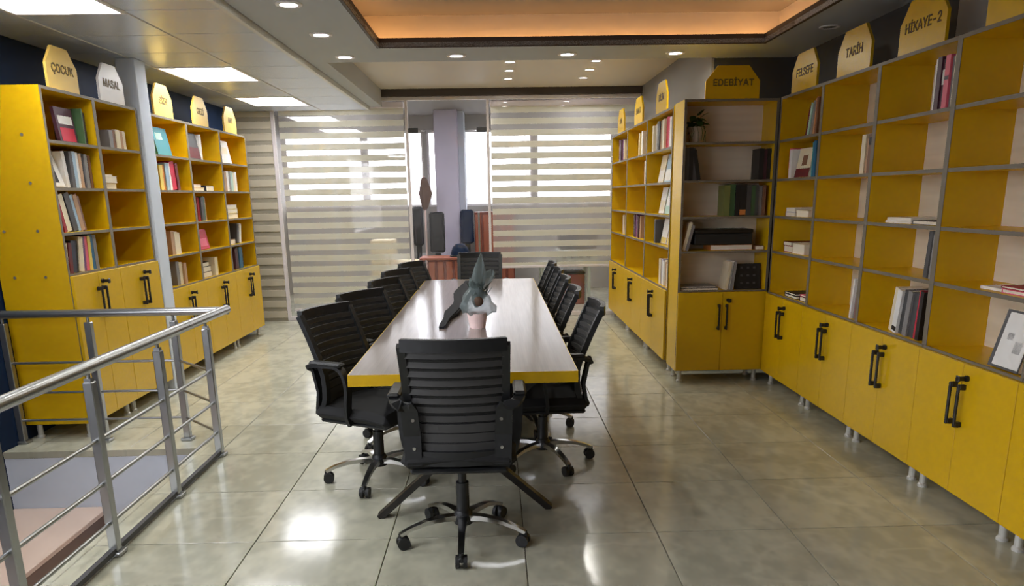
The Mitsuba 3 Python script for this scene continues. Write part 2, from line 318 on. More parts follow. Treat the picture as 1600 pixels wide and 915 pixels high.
def bookcase(lab, O, U, V, W, rows, doortop, backmat, group, thick=TH, DEP=DEP):
    F = Frame(O, U, V); t = thing('bookcase', lab, 'bookcase', group)
    zb = .10
    for u in (0, W - thick):
        part(t, 'side_panel', F(bx(u, u + thick, .003, DEP, zb, 2.15)), 'm_yellow')
        part(t, 'edge_band', F(bx(u, u + thick, 0, .003, zb, 2.15)), 'm_edge')
    part(t, 'top_panel', cat([F(bx(thick, W - thick, .003, DEP, 2.15 - thick, 2.15))]), 'm_yellow')
    part(t, 'edge_band', F(bx(thick, W - thick, 0, .003, 2.15 - thick, 2.15)), 'm_edge')
    part(t, 'bottom_panel', F(bx(thick, W - thick, .0, DEP, zb, zb + thick)), 'm_yellow')
    part(t, 'back_panel', F(bx(thick, W - thick, DEP - .008, DEP - .002, zb + thick, 2.15 - thick)), backmat)
    for z in rows:
        part(t, 'shelf', F(bx(thick, W - thick, .006, DEP - .008, z - thick, z)), 'm_yellow')
        part(t, 'edge_band', F(bx(thick, W - thick, .003, .006, z - thick, z)), 'm_edge')
    # cabinet with two doors
    part(t, 'cabinet_top', F(bx(thick, W - thick, .003, DEP - .008, doortop - thick, doortop)), 'm_yellow')
    part(t, 'edge_band', F(bx(thick * .2, W - thick * .2, -.004, .003, doortop - .006, doortop + .006)), 'm_edge')
    for s, (a, b) in enumerate(((.002, W / 2 - .0015), (W / 2 + .0015, W - .002))):
        d = part(t, 'door', F(bx(a, b, -.019, -.001, zb + .004, doortop - .008, .0015)), 'm_yellow')
        hu = W / 2 + (.03 if s else -.03); hz = doortop - .20
        part(d, 'handle', handle(Frame(np.array(O) + np.array(V) * -.019, U, V), hu, hz), 'm_blackmetal')
        if s:
            part(d, 'lock', Frame(np.array(O) + np.array(V) * -.019, U, V)(cat([rod((hu + .012, 0, doortop - .07), (hu + .012, -.012, doortop - .07), .014, 14), bx(hu + .009, hu + .015, -.045, -.01, doortop - .08, doortop - .06), bx(hu - .002, hu + .026, -.05, -.043, doortop - .085, doortop - .055, .004)])), 'm_blackmetal')
    for u in (.05, W - .05):
        for v in (.05, DEP - .05):
            part(t, 'leg', F(lathe([[0, 0], [.024, 0], [.024, .012], [.017, .02], [.017, .09], [.026, .092], [.026, .1], [0, .1]], 14).apply_translation([u, v, 0])), 'm_leg', 40)
    return F, t
def sign(F, W, text, lab, w=.42, h=.25, m='m_yellow', v=.012):
    t = thing('category_sign', lab, 'sign', 'category signs on top of the bookcases')
    u = W / 2; c = .085
    pl = extrude([(-w / 2, 0), (w / 2, 0), (w / 2, h - c * 1.25), (w / 2 - c, h), (-w / 2 + c, h), (-w / 2, h - c * 1.25)], .016)
    R = np.array([[1, 0, 0, u], [0, 0, -1, v + .016], [0, 1, 0, 2.15], [0, 0, 0, 1.0]])
    pl.apply_transform(R); part(t, 'board', F(pl), m)
    tx = meshkit.text_mesh(text, .05, .002, True); e = tx.extents[0]
    s = min(1.0, (w - .1) / e); tx.apply_scale([s, s, 1]); tx.apply_translation([-e * s / 2, h * .40, .016])
    tx.apply_transform(R); part(t, 'lettering', F(tx), 'm_sign_text')

R = [np.array(v, float) for v in ((0, -1, 0), (1, 0, 0))]; L = [np.array(v, float) for v in ((0, 1, 0), (-1, 0, 0))]; K = [np.array(v, float) for v in ((1, 0, 0), (0, 1, 0))]
XRF, XLF, XBF = 2.12, -2.62, 1.43
U = {}
ordn = ['nearest to the viewer', 'second from the viewer', 'third from the viewer', 'fourth from the viewer', 'fifth from the viewer, touching the corner']
grR, grL, grB = 'yellow bookcases along the right wall', 'yellow bookcases along the left wall', 'yellow bookcases facing left near the end windows'
rtxt = {1: 'FELSEFE', 2: 'TARİH', 3: 'HİKAYE-2', 4: 'ROMAN', 5: 'ŞİİR'}
for i in range(1, 6):
    y1 = 5.76 - .722 * (i - 1)
    nm = {1: 'yellow bookcase in the right wall row, farthest, touching the corner bookcase', 2: 'yellow bookcase in the right wall row, second from the corner bookcase', 3: 'yellow right-wall bookcase, third from the corner, plum and pink books on top shelf',
          4: 'yellow bookcase in the right wall row, nearest fully seen one with large doors', 5: 'yellow bookcase cut off by the right edge of the picture'}[i]
    U['R%d' % i] = (bookcase(nm, (XRF, y1, 0), *R, .722, GRID[1:5], .725, 'm_beige', grR), .722)
    sg = {1: 'yellow category sign above the farthest bookcase of the right wall', 2: 'yellow category sign above the second bookcase from the right corner', 3: 'large yellow category sign above the third bookcase from the right corner', 4: 'yellow category sign cut off at the top right corner of the picture', 5: 'yellow category sign on the nearest right bookcase, outside the picture'}[i]
    sign(U['R%d' % i][0][0], .722, rtxt[i], sg)
U['K'] = (bookcase('yellow bookcase in the right corner facing the viewer, with dark books and hanging plant', (1.42, 5.80, 0), *K, .705, GRID[1:5], .735, 'm_beige', None), .705)
sign(U['K'][0][0], .705, 'EDEBİYAT', 'yellow category sign on the corner bookcase that faces the viewer', w=.40, h=.23)
for i in range(1, 4):
    y1 = 6.20 + 1.04 * i
    nm = {1: 'yellow bookcase facing left behind the corner bookcase, nearest of three', 2: 'yellow bookcase facing left near the blinds, middle of three', 3: 'yellow bookcase facing left right beside the end blinds, farthest of three'}[i]
    U['B%d' % i] = (bookcase(nm, (XBF, y1, 0), *R, 1.04, GRID[1:5], .70, 'm_beige', grB), 1.04)
    sign(U['B%d' % i][0][0], 1.04, ['BİLİM', 'SANAT', 'DİN'][i - 1], f'yellow category sign seen edge-on beside the grey wall, {["nearest", "middle", "farthest"][i - 1]} of three')
for i, (y0, y1) in enumerate(((4.67, 5.27), (5.27, 5.88))):
    nm = ['nearest yellow bookcase on the left, bare side panel behind the railing', 'yellow bookcase just before the bluish column on the left'][i]
    U['A%d' % (i + 1)] = (bookcase(nm, (XLF, y0, 0), *L, y1 - y0, GRID[1:4], 1.05, 'm_yellow', grL, DEP=.42), y1 - y0)
    sign(U['A%d' % (i + 1)][0][0], y1 - y0, ['COCUK', 'MASAL'][i].replace('COCUK', 'ÇOCUK'), ['yellow category sign, paled as by reflected light, above the nearest left bookcase', 'whitish category sign above the bookcase just before the bluish column'][i], w=.34, h=.25, m=['m_sign_lit', 'm_white'][i])
for i in range(3):
    y0 = 6.10 + .795 * i
    nm = f'yellow bookcase beyond the bluish column on the left, {["first, with a teal book", "middle of three", "last, next to the blinds"][i]}'
    U['C%d' % (i + 1)] = (bookcase(nm, (-2.66, y0, 0), *L, .795, GRID[1:5], .785, 'm_yellow', grL), .795)
    sign(U['C%d' % (i + 1)][0][0], .795, ['ŞİİR', 'GEZİ', 'ANI'][i], f'yellow category sign beyond the bluish column on the left, {["half hidden by the column", "middle of three", "nearest the blinds"][i]}', w=.36, h=.25, m='m_sign_lit')
# plugs on the bare side panel
F = Frame((XLF - .42, 4.67, 0), np.array([1., 0, 0]), np.array([0, 1., 0]))
for u, z in [(0.277, 1.875), (0.28, 1.599), (0.075, 1.319), (0.276, 1.319), (0.091, 1.041), (0.278, 1.041)]:
    part('bookcase_009', 'cam_cover', F(rod((u, 0, z), (u, -.003, z), .009, 12)), 'm_edge')

# ------------------------------------------------------------------ books
CN = {'red': (150, 36, 40), 'dark red': (96, 26, 30), 'pink': (214, 96, 118), 'crimson': (190, 40, 66), 'teal': (60, 128, 136), 'blue': (40, 96, 132), 'navy': (40, 48, 66), 'pale blue': (150, 176, 196),
      'white': (222, 220, 216), 'cream': (218, 206, 178), 'grey': (128, 126, 126), 'dark grey': (70, 70, 72), 'black': (30, 29, 30), 'brown': (120, 84, 62), 'tan': (176, 140, 108), 'plum': (72, 42, 56), 'purple': (110, 66, 110),
      'green': (62, 92, 58), 'olive': (110, 118, 66), 'orange': (196, 122, 60), 'lavender': (176, 170, 196), 'yellow': (214, 190, 90), 'mint': (160, 190, 178)}
NTH = ['first', 'second', 'third', 'fourth', 'fifth', 'sixth', 'seventh', 'eighth', 'ninth', 'tenth']
CASE = {'R1': 'farthest right-wall bookcase', 'R2': 'second-farthest right-wall bookcase', 'R3': 'third-farthest right-wall bookcase', 'R4': 'nearest right-wall bookcase', 'K': 'corner bookcase',
        'B1': 'nearest left-facing bookcase', 'B2': 'middle left-facing bookcase', 'B3': 'farthest left-facing bookcase', 'A1': 'nearest left-wall bookcase', 'A2': 'bookcase before the column',
        'C1': 'bookcase just past the column', 'C2': 'second bookcase past the column', 'C3': 'left-wall bookcase by the blinds'}
def zfloor(case, row):
    """row 1 is the open shelf right above the doors"""
    if case[0] == 'A': g = [1.05] + GRID[1:4][::-1]
    else: g = [{'R': .725, 'K': .735, 'B': .70, 'C': .785}[case[0]]] + GRID[1:5][::-1]
    return g[row - 1]
def rowname(case, row):
    n = 4 if case[0] == 'A' else 5
    if row == n: return 'top shelf'
    if row == 1: return 'lowest shelf'
    return ['', '', 'second shelf up', 'third shelf up', 'fourth shelf up'][row]
def bookmesh(t, h, d):
    """spine at v=0, u 0..t; cover shell and page block"""
    c = min(.003, t * .2)
    cover = cat([bx(0, c, 0, d, 0, h), bx(t - c, t, 0, d, 0, h), bx(c, t - c, 0, c, 0, h)])
    pages = bx(c, t - c, c, d - .004, .004, h - .004)
    return cover, pages
def addbook(F, M, t, h, d, col, lab, grp, band=None):
    k = thing('book', lab, 'book', grp)
    a, b = bookmesh(t, h, d); a.apply_transform(M); b.apply_transform(M)
    part(k, 'cover', F(a), bookmat(CN[col]), False); part(k, 'pages', F(b), 'm_page')
    if band:
        q = bx(.002, t - .002, -.0008, 0, h * band[1], h * band[2]); q.apply_transform(M); part(k, 'spine_label', F(q), bookmat(CN[band[0]]))
NSP, NST = {}, {}
def spines(case, row, u, books, v=.03):
    (F, _), W = U[case]; z = zfloor(case, row); n = NSP.get((case, row), 0)
    grp = f'books on the {rowname(case, row)} of the {CASE[case]}'
    for i, bk in enumerate(books):
        t, h, col = bk[:3]; lean = bk[3] if len(bk) > 3 else 0; d = .15 + .03 * random.random(); vv = v + .025 * random.random()
        a = math.radians(lean); w = t * math.cos(a) + 0 * h
        M = np.eye(4); ca, sa = math.cos(a), math.sin(a)
        # lean > 0: top leans to the right
        M[:3, :3] = [[ca, 0, sa], [0, 1, 0], [-sa, 0, ca]]
        M[:3, 3] = [u, vv, z + (t * sa if a > 0 else 0)]
        if a < 0: M[:3, 3] = [u, vv, z]
        nth = NTH[n] if n < 10 else 'last'
        lab = f'{"leaning " if abs(lean) > 4 else ""}{col} spine, {nth} from left, {rowname(case, row)}, {CASE[case]}'
        addbook(F, M, t, h, d, col, lab, grp, bk[4] if len(bk) > 4 else None)
        u += t / ca + .0015; n += 1; NSP[case, row] = n
def faceout(case, row, u, w, h, col, what, bands=(), t=.022, v=.07, lean=10):
    (F, _), W = U[case]; z = zfloor(case, row)
    k = thing('book', f'{what} facing out, {rowname(case, row)}, {CASE[case]}', 'book', f'books on the {rowname(case, row)} of the {CASE[case]}')
    a = math.radians(lean); M = trimesh.transformations.translation_matrix([u, v, z + .001 + t * math.sin(a)]) @ trimesh.transformations.rotation_matrix(-a, [1, 0, 0])
    cov = cat([bx(0, w, 0, .003, 0, h), bx(0, w, t - .003, t, 0, h), bx(0, .003, .003, t - .003, 0, h)]); pg = bx(.003, w - .004, .003, t - .003, .004, h - .004)
    for m, nm, mt in ((cov, 'cover', bookmat(CN[col])), (pg, 'pages', 'm_page')):
        m.apply_transform(M); part(k, nm, F(m), mt)
    for c, x0, x1, y0, y1 in bands:
        q = bx(w * x0, w * x1, -.001, 0, h * y0, h * y1); q.apply_transform(M); part(k, 'cover_print', F(q), bookmat(CN[c]))
def stack(case, row, u, items, v=.04, d=.2, side=''):
    (F, _), W = U[case]; z = zfloor(case, row); side = 'right ' if (case, row) in NST else ''; NST[case, row] = 1
    for i, (w, t, col) in enumerate(items):
        o = u + .012 * random.random(); vv = v + .02 * random.random(); c = .003
        k = thing('book', f'flat {col} book, {NTH[i]} up in {side}pile, {rowname(case, row)}, {CASE[case]}', 'book', f'books on the {rowname(case, row)} of the {CASE[case]}')
        part(k, 'cover', F(cat([bx(o, o + w, vv, vv + d, z, z + c), bx(o, o + w, vv, vv + d, z + t - c, z + t), bx(o, o + c, vv, vv + d, z + c, z + t - c)])), bookmat(CN[col]))
        part(k, 'pages', F(bx(o + c, o + w - .003, vv + .003, vv + d - .003, z + c, z + t - c)), 'm_page'); z += t + .0005
# right wall
spines('R1', 5, .40, [(.03, .19, 'dark red', 14), (.028, .21, 'mint', 12), (.03, .22, 'grey', 10), (.028, .23, 'tan', 6), (.03, .24, 'orange', 4), (.028, .23, 'brown', 2)])
spines('R1', 4, .10, [(.045, .21, 'pink'), (.05, .2, 'white')])
faceout('R1', 4, .22, .24, .20, 'cream', 'mottled cream book with dark red lower band', [('dark red', 0, 1, 0, .3), ('brown', .35, .7, .4, .75)], v=.05)
spines('R1', 4, .50, [(.05, .23, 'teal'), (.04, .235, 'blue')])
stack('R1', 3, .12, [(.17, .03, 'lavender'), (.16, .03, 'white')]); stack('R1', 3, .33, [(.2, .045, 'cream')])
stack('R1', 2, .10, [(.16, .045, 'red'), (.15, .03, 'dark red')]); stack('R1', 2, .29, [(.2, .07, 'cream')])
stack('R1', 1, .22, [(.22, .02, 'dark grey'), (.2, .015, 'black')]); stack('R1', 1, .48, [(.19, .03, 'plum'), (.17, .014, 'pink')])
spines('R2', 5, .60, [(.035, .24, 'cream'), (.03, .24, 'cream')], v=.12)
spines('R2', 4, .50, [(.045, .22, 'cream'), (.05, .20, 'tan'), (.035, .21, 'brown', 0, ('black', .75, .95))])
spines('R2', 1, .56, [(.02, .24, 'white', 6), (.03, .19, 'grey', 4), (.03, .13, 'red'), (.03, .12, 'black')])
spines('R3', 5, .47, [(.022, .24, 'white'), (.035, .245, 'plum'), (.022, .23, 'plum', 0, ('white', .5, .8)), (.038, .245, 'pink', 0, ('plum', .55, .62)), (.026, .235, 'grey'), (.04, .24, 'cream')])
stack('R3', 3, .12, [(.26, .012, 'white'), (.24, .016, 'white')]); stack('R3', 3, .40, [(.26, .02, 'dark grey')])
spines('R3', 2, .56, [(.04, .23, 'dark grey', 4), (.03, .235, 'black', 3), (.03, .22, 'grey', 2)])
spines('R3', 1, .28, [(.05, .24, 'cream', 8), (.045, .235, 'white', 8, ('black', .05, .15)), (.05, .235, 'dark grey', 7), (.04, .24, 'grey', 7), (.05, .235, 'dark grey', 5), (.035, .25, 'crimson', 5), (.03, .25, 'black', 3)])
stack('R4', 2, .28, [(.2, .012, 'white')]); stack('R4', 2, .44, [(.16, .018, 'pink'), (.15, .012, 'red')])
spines('R4', 2, .62, [(.03, .25, 'crimson'), (.03, .25, 'red')])
faceout('R4', 1, .46, .19, .25, 'dark grey', 'white framed booklet with dark grey edge', [('white', .12, .97, .04, .96), ('grey', .3, .5, .5, .62), ('grey', .6, .85, .3, .5)], v=.02, lean=14, t=.03)
# corner
spines('K', 4, .03, [(.03, .24, 'dark grey'), (.03, .24, 'black', 0), (.03, .235, 'dark grey', -4), (.03, .225, 'black', -10)]); spines('K', 4, .59, [(.035, .225, 'black'), (.03, .22, 'plum'), (.028, .225, 'black')])
spines('K', 3, .34, [(.045, .23, 'olive'), (.04, .235, 'green'), (.03, .235, 'black'), (.05, .235, 'black', 0, ('orange', .03, .2)), (.035, .23, 'dark grey'), (.03, .225, 'green'), (.025, .23, 'dark grey'), (.03, .22, 'grey'), (.022, .225, 'brown')])
spines('K', 2, .03, [(.025, .22, 'cream', 14), (.02, .2, 'grey', 14)])
stack('K', 2, .25, [(.33, .04, 'orange')], v=.05); stack('K', 2, .6, [(.07, .03, 'brown')])
(F, _), _ = U['K']; z0 = zfloor('K', 2)
k = thing('box', 'large flat black box on an orange book on second shelf of corner bookcase', 'box')
part(k, 'body', F(bx(.13, .58, .05, .27, z0 + .042, z0 + .13, .006)), 'm_blackplastic'); part(k, 'lid', F(bx(.125, .585, .045, .275, z0 + .13, z0 + .16, .006)), 'm_blackmetal')
stack('K', 1, .03, [(.30, .02, 'dark grey'), (.28, .012, 'grey')])
spines('K', 1, .38, [(.02, .22, 'cream', 8), (.022, .225, 'white', 8), (.02, .22, 'grey', 6)])
faceout('K', 1, .47, .2, .20, 'black', 'black book with rows of small pale dots', [('dark grey', .2 + .25 * i, .3 + .25 * i, .2 + .3 * j, .28 + .3 * j) for i in range(3) for j in range(3)], v=.06, lean=8)
# facing left
spines('B1', 5, .10, [(.05, .23, 'cream'), (.06, .24, 'white'), (.08, .25, 'grey', 6), (.06, .25, 'dark grey', 5), (.07, .25, 'tan'), (.08, .25, 'mint'), (.06, .25, 'cream'), (.1, .26, 'crimson'), (.05, .25, 'pink'), (.06, .25, 'white')])
for q, (c, w) in enumerate((('cream', .22), ('pale blue', .24), ('white', .22))): faceout('B1', 4, .2 + .26 * q, w, .24, c, f'{c} book with pale cover', [('white', .05, .95, .05, .45)] if c != 'white' else [('mint', .1, .9, .5, .8)])
for q, c in enumerate(('white', 'mint', 'cream')): faceout('B1', 3, .28 + .24 * q, .2, .23, c, f'{c} book', [('white', .1, .9, .3, .9)] if c != 'white' else [('cream', .1, .9, .1, .5)])
for q, c in enumerate(('white', 'cream')): faceout('B1', 2, .40 + .24 * q, .21, .22, c, f'{c} picture book', [('yellow', .05, .95, .02, .25)])
spines('B1', 2, .25, [(.05, .21, 'grey'), (.05, .2, 'dark grey')])
spines('B1', 1, .52, [(.06, .22, 'cream'), (.05, .22, 'lavender'), (.06, .21, 'white'), (.07, .22, 'cream'), (.06, .21, 'tan'), (.06, .2, 'cream')])
spines('B2', 5, .45, [(.05, .22, 'cream'), (.06, .24, 'yellow'), (.06, .23, 'white')]); spines('B2', 4, .70, [(.05, .22, 'tan'), (.05, .22, 'cream'), (.05, .21, 'white')])
spines('B2', 2, .25, [(.07, .23, 'plum'), (.06, .23, 'purple'), (.06, .2, 'crimson'), (.07, .22, 'plum'), (.06, .22, 'tan')])
spines('B3', 5, .3, [(.07, .24, 'purple'), (.06, .23, 'plum'), (.07, .24, 'purple'), (.06, .23, 'cream')]); spines('B3', 2, .55, [(.06, .2, 'tan'), (.06, .21, 'cream')])
# left, before the column
faceout('A1', 4, .24, .20, .21, 'plum', 'plum and crimson book with white title block', [('white', .12, .9, .52, .76), ('crimson', .12, .9, .03, .42)], v=.05, lean=6)
spines('A1', 4, .465, [(.012, .22, 'green'), (.035, .205, 'navy'), (.03, .2, 'black')], v=.02)
faceout('A1', 3, .05, .16, .21, 'white', 'white book with large black oval', [('black', .35, .7, .12, .55)], v=.05, lean=16)
spines('A1', 3, .235, [(.035, .22, 'white', -6), (.035, .22, 'dark grey'), (.04, .225, 'pale blue'), (.04, .22, 'white'), (.03, .215, 'tan'), (.035, .22, 'dark grey'), (.035, .215, 'grey'), (.03, .21, 'plum'), (.03, .21, 'brown')])
spines('A1', 2, .06, [(.03, .23, 'brown', -12), (.03, .2, 'red', -14), (.055, .23, 'cream', -14), (.03, .22, 'grey', -15), (.055, .24, 'dark grey', -15), (.03, .23, 'pale blue', -14), (.045, .23, 'tan', -13), (.03, .22, 'brown', -12)])
spines('A1', 1, .04, [(.05, .19, 'cream', 6), (.035, .19, 'dark red', 6), (.05, .2, 'navy', 7), (.03, .2, 'black', 8), (.05, .22, 'cream', 8), (.03, .22, 'purple', 6), (.045, .22, 'pink', 4), (.035, .22, 'yellow', 3), (.055, .23, 'blue'), (.04, .225, 'grey')])
spines('A2', 4, .03, [(.03, .25, 'pale blue', -7), (.03, .24, 'brown', -8)]); spines('A2', 4, .22, [(.05, .12, 'grey'), (.05, .125, 'brown'), (.06, .13, 'cream'), (.06, .13, 'tan'), (.05, .13, 'cream')])
stack('A2', 3, .05, [(.22, .04, 'cream'), (.21, .045, 'white'), (.18, .012, 'cream')])
spines('A2', 1, .03, [(.03, .2, 'black', -6)])
# left, beyond the column
faceout('C1', 5, .26, .27, .22, 'teal', 'teal book', [('mint', .15, .6, .55, .8)], v=.04)
spines('C1', 4, .24, [(.06, .2, 'yellow'), (.05, .2, 'orange'), (.06, .22, 'pale blue'), (.04, .22, 'white'), (.09, .23, 'crimson', -6), (.05, .22, 'dark red', -6)])
spines('C1', 2, .3, [(.06, .2, 'tan'), (.06, .19, 'cream'), (.06, .18, 'cream')]); spines('C1', 1, .36, [(.06, .2, 'grey'), (.06, .19, 'cream'), (.05, .18, 'tan')])
faceout('C2', 5, .08, .30, .23, 'dark grey', 'dark book with maroon lower half', [('dark red', 0, .97, .03, .45)], v=.04); spines('C2', 5, .40, [(.04, .23, 'white')])
stack('C2', 4, .12, [(.25, .03, 'cream'), (.22, .03, 'orange')]); stack('C2', 4, .42, [(.2, .05, 'navy')])
spines('C2', 3, .12, [(.05, .22, 'brown'), (.05, .21, 'red'), (.06, .21, 'dark grey'), (.05, .22, 'green'), (.05, .21, 'tan')])
faceout('C2', 2, .08, .24, .18, 'crimson', 'bright crimson book', [('pink', .15, .85, .15, .55)], v=.03)
stack('C2', 1, .10, [(.26, .05, 'brown'), (.26, .05, 'dark grey'), (.22, .04, 'black')]); spines('C2', 1, .42, [(.06, .17, 'cream'), (.06, .17, 'yellow')])
faceout('C3', 5, .12, .30, .22, 'white', 'plain white book', [('cream', .2, .8, .4, .7)], v=.04)
spines('C3', 4, .12, [(.06, .19, 'tan'), (.07, .2, 'white'), (.05, .2, 'grey'), (.07, .2, 'mint'), (.06, .19, 'cream'), (.06, .2, 'white')])
stack('C3', 3, .12, [(.32, .05, 'cream'), (.32, .045, 'yellow'), (.3, .04, 'white')]); stack('C3', 2, .1, [(.2, .05, 'brown')])
spines('C3', 2, .33, [(.05, .2, 'dark grey', 12), (.05, .2, 'white', 12)]); spines('C3', 1, .22, [(.07, .21, 'plum'), (.06, .22, 'dark grey'), (.09, .22, 'blue'), (.06, .21, 'black')])
# trailing plant on the corner bookcase
(F, _), _ = U['K']; z0 = zfloor('K', 5)
k = thing('potted_plant', 'green plant with drooping leaves on the top shelf of the corner bookcase', 'plant')
part(k, 'pot', F(lathe([[0, 0], [.045, 0], [.06, .11], [.065, .115], [.058, .12], [.055, .1], [0, .1]], 20).apply_translation([.13, .16, z0])), 'm_pot', 40)
LF = np.array([[-.0, 0, 0], [.5, .3, .02], [.42, .62, .03], [0, 1, -.03], [-.42, .62, .03], [-.5, .3, .02], [0, .45, .0]])
rl = random.Random(3)
for i in range(34):
    a = rl.random() * 6.28; r = rl.uniform(.0, .05); s = rl.uniform(.05, .08); el = rl.uniform(-.9, .7)
    P = LF * [s * .75, s, s]; Rm = trimesh.transformations.euler_matrix(el, rl.uniform(-.4, .4), a)[:3, :3]
    o = Rm @ np.array([0, r * .6, 0]); o[2] = 0
    V = P @ Rm.T + np.array([.13, .16, z0 + .13 + rl.uniform(-.02, .075)]) + o * 1.6
    part(k, 'leaf', F(trimesh.Trimesh(V, [[0, 1, 6], [1, 2, 6], [2, 3, 6], [3, 4, 6], [4, 5, 6], [5, 0, 6]], process=False)), 'm_leaf')
for i in range(7):
    a = rl.uniform(3.6, 5.8); x = .13 + .06 * math.cos(a); v = .16 + .06 * math.sin(a); l = rl.uniform(.08, .16)
    part(k, 'stem', F(sweep([(.13 + .03 * math.cos(a), .16 + .03 * math.sin(a), z0 + .12), (x, v, z0 + .13), (x + .01, v - .03, z0 + .08), (x + .012 * math.cos(i), v - .035, z0 + .13 - l)], .0022, 5)), 'm_leaf')

# ------------------------------------------------------------------ table
TX0, TX1, TY0, TY1 = -.64, .345, 3.10, 6.86
t = thing('conference_table', 'long grey brown meeting table with yellow front edge between two rows of black chairs', 'table')
part(t, 'tabletop', bx(TX0 + .003, TX1 - .003, TY0 + .003, TY1 - .003, .704, .75), 'm_table')
part(t, 'edge_band', bx(TX0, TX1, TY0, TY0 + .003, .70, .75), 'm_yellow'); part(t, 'edge_band', bx(TX0, TX1, TY1 - .003, TY1, .70, .75), 'm_yellow')
part(t, 'edge_band', bx(TX0, TX0 + .003, TY0 + .003, TY1 - .003, .70, .75), 'm_yellow'); part(t, 'edge_band', bx(TX1 - .003, TX1, TY0 + .003, TY1 - .003, .70, .75), 'm_yellow')
xm = (TX0 + TX1) / 2 - .02
for y in (3.36, 4.83, 6.24):
    for s in (-1, 1):
        part(t, 'leg', ribbon([(xm + s * .41, y + .03 * s, 0), (xm, y + .03 * s, .37), (xm - s * .37, y + .03 * s, .69)], .055, .03, (0, 1, 0)), 'm_blackmetal')
    part(t, 'crossbar', bx(xm - .40, xm + .40, y - .05, y + .05, .69, .704), 'm_blackmetal')
part(t, 'beam', bx(xm - .02, xm + .02, 3.4, 6.2, .35, .39), 'm_blackmetal')

# ------------------------------------------------------------------ chairs (local: +y is the front, origin on the floor)
from scipy.interpolate import PchipInterpolator
BACKY = PchipInterpolator([0, .2, .36, .6, 1], [-.222, -.198, -.202, -.242, -.328])
def backpt(u, s):
    """backrest surface: u -1..1 across, s 0..1 up"""
    y = float(BACKY(s))
    return np.array([u * (.192 + .008 * s), y + .035 * u * u, .455 + .483 * s])
CP = {}
def chair_parts():
    P = []
    def add(nm, m, mt, sm=False): P.append((nm, mikit.ply(m, mt, smooth=sm)))
    ss = np.linspace(0, 1, 9); us = np.linspace(-1, 1, 11)
    add('back_frame', cat([ribbon([backpt(q, s) for s in ss], .032, .028, (1, 0, 0)) for q in (-1, 1)] + [ribbon([backpt(u, s) for u in us], w, .026, (0, 0, 1)) for s, w in ((1.0, .05), (0.0, .06))]), 'm_blackplastic', 30)
    for k in range(11):
        s = .085 + k * .083
        add('back_rib', ribbon([backpt(u, s) for u in us], .024 if k > 2 else .036, .014, (0, 0, 1)), 'm_mesh', 30)
    ms = np.linspace(.04, .97, 14); G = np.array([[backpt(u * .97, q) for u in us] for q in ms]); nr, nc = len(ms), len(us); W0_ = G.reshape(-1, 3)
    FF = [f for a in range(nr - 1) for b in range(nc - 1) for f in ([a * nc + b, a * nc + b + 1, (a + 1) * nc + b + 1], [a * nc + b, (a + 1) * nc + b + 1, (a + 1) * nc + b])]
    sheet = trimesh.Trimesh(np.vstack([W0_ + [0, .0015, 0], W0_ - [0, .0015, 0]]), FF + [[f[0] + nr * nc, f[2] + nr * nc, f[1] + nr * nc] for f in FF], process=False)
    add('back_mesh', sheet, 'm_seat', 30)
    seat = bx(-.235, .235, -.235, .235, .405, .475, .035); seat = seat.subdivide().subdivide(); v = seat.vertices
    v[:, 2] += .012 * np.cos(v[:, 0] / .235 * 1.5) - .03 * np.clip((v[:, 1] - .14) / .1, 0, 1) ** 2
    add('seat', seat, 'm_seat', 40)
    add('seat_pan', bx(-.2, .2, -.215, .2, .385, .408, .01), 'm_blackplastic')
    for s in (-1, 1):
        add('side_plate', ribbon([(s * .180, -.222, .43), (s * .183, -.200, .55), (s * .188, -.222, .66), (s * .20, -.232, .69)], [.066, .07, .066, .05], .016, (1, 0, 0)), 'm_blackplastic')
        for z in (.50, .62): add('bolt', rod((s * .176, -.222 - .1 * max(0, z - .58), z), (s * .176, -.208, z), .007, 10), 'm_chrome')
        arm = [(s * .19, -.228, .675), (s * .236, -.225, .69), (s * .25, -.19, .70), (s * .252, -.1, .705), (s * .252, -.02, .695), (s * .25, .01, .65), (s * .245, .01, .53), (s * .215, .0, .40)]
        add('armrest', ribbon([trimesh.path.simplify.resample_spline(np.array(arm), smooth=0, count=22)[i] for i in range(22)], .042, .018, (1, 0, 0)), 'm_blackplastic', 30)
        add('arm_pad', bx(s * .252 - .026, s * .252 + .026, -.2, .0, .704, .726, .009), 'm_blackplastic')
    add('gas_column', cat([rod((0, 0, .115), (0, 0, .27), .028, 18), rod((0, 0, .27), (0, 0, .345), .018, 18)]), 'm_blackplastic', 40)
    add('tilt_mechanism', cat([bx(-.09, .09, -.1, .08, .36, .388, .008), rod((0, 0, .335), (0, 0, .37), .03, 16)]), 'm_blackplastic', 40)
    add('hub', lathe([[0, .075], [.04, .078], [.046, .1], [.038, .13], [.03, .14], [0, .14]], 20), 'm_blackplastic', 40)
    return P
BASE = chair_parts()
SPOKE = mikit.ply(ribbon([(.035, 0, .108), (.09, 0, .112), (.17, 0, .105), (.24, 0, .085), (.285, 0, .064)], [.04, .036, .03, .026, .024], [.026, .022, .018, .016, .016], (0, 1, 0)), 'm_chrome', smooth=30)
def caster_mesh():
    w = [rod((.285 - .012, s * .008, .028), (.285 - .012, s * .024, .028), .028, 18) for s in (-1, 1)]
    return cat(w + [rod((.285, 0, .03), (.285, 0, .07), .008, 10), bx(.262, .296, -.012, .012, .03, .055, .006)])
CASTER = mikit.ply(caster_mesh(), 'm_blackplastic', smooth=40)
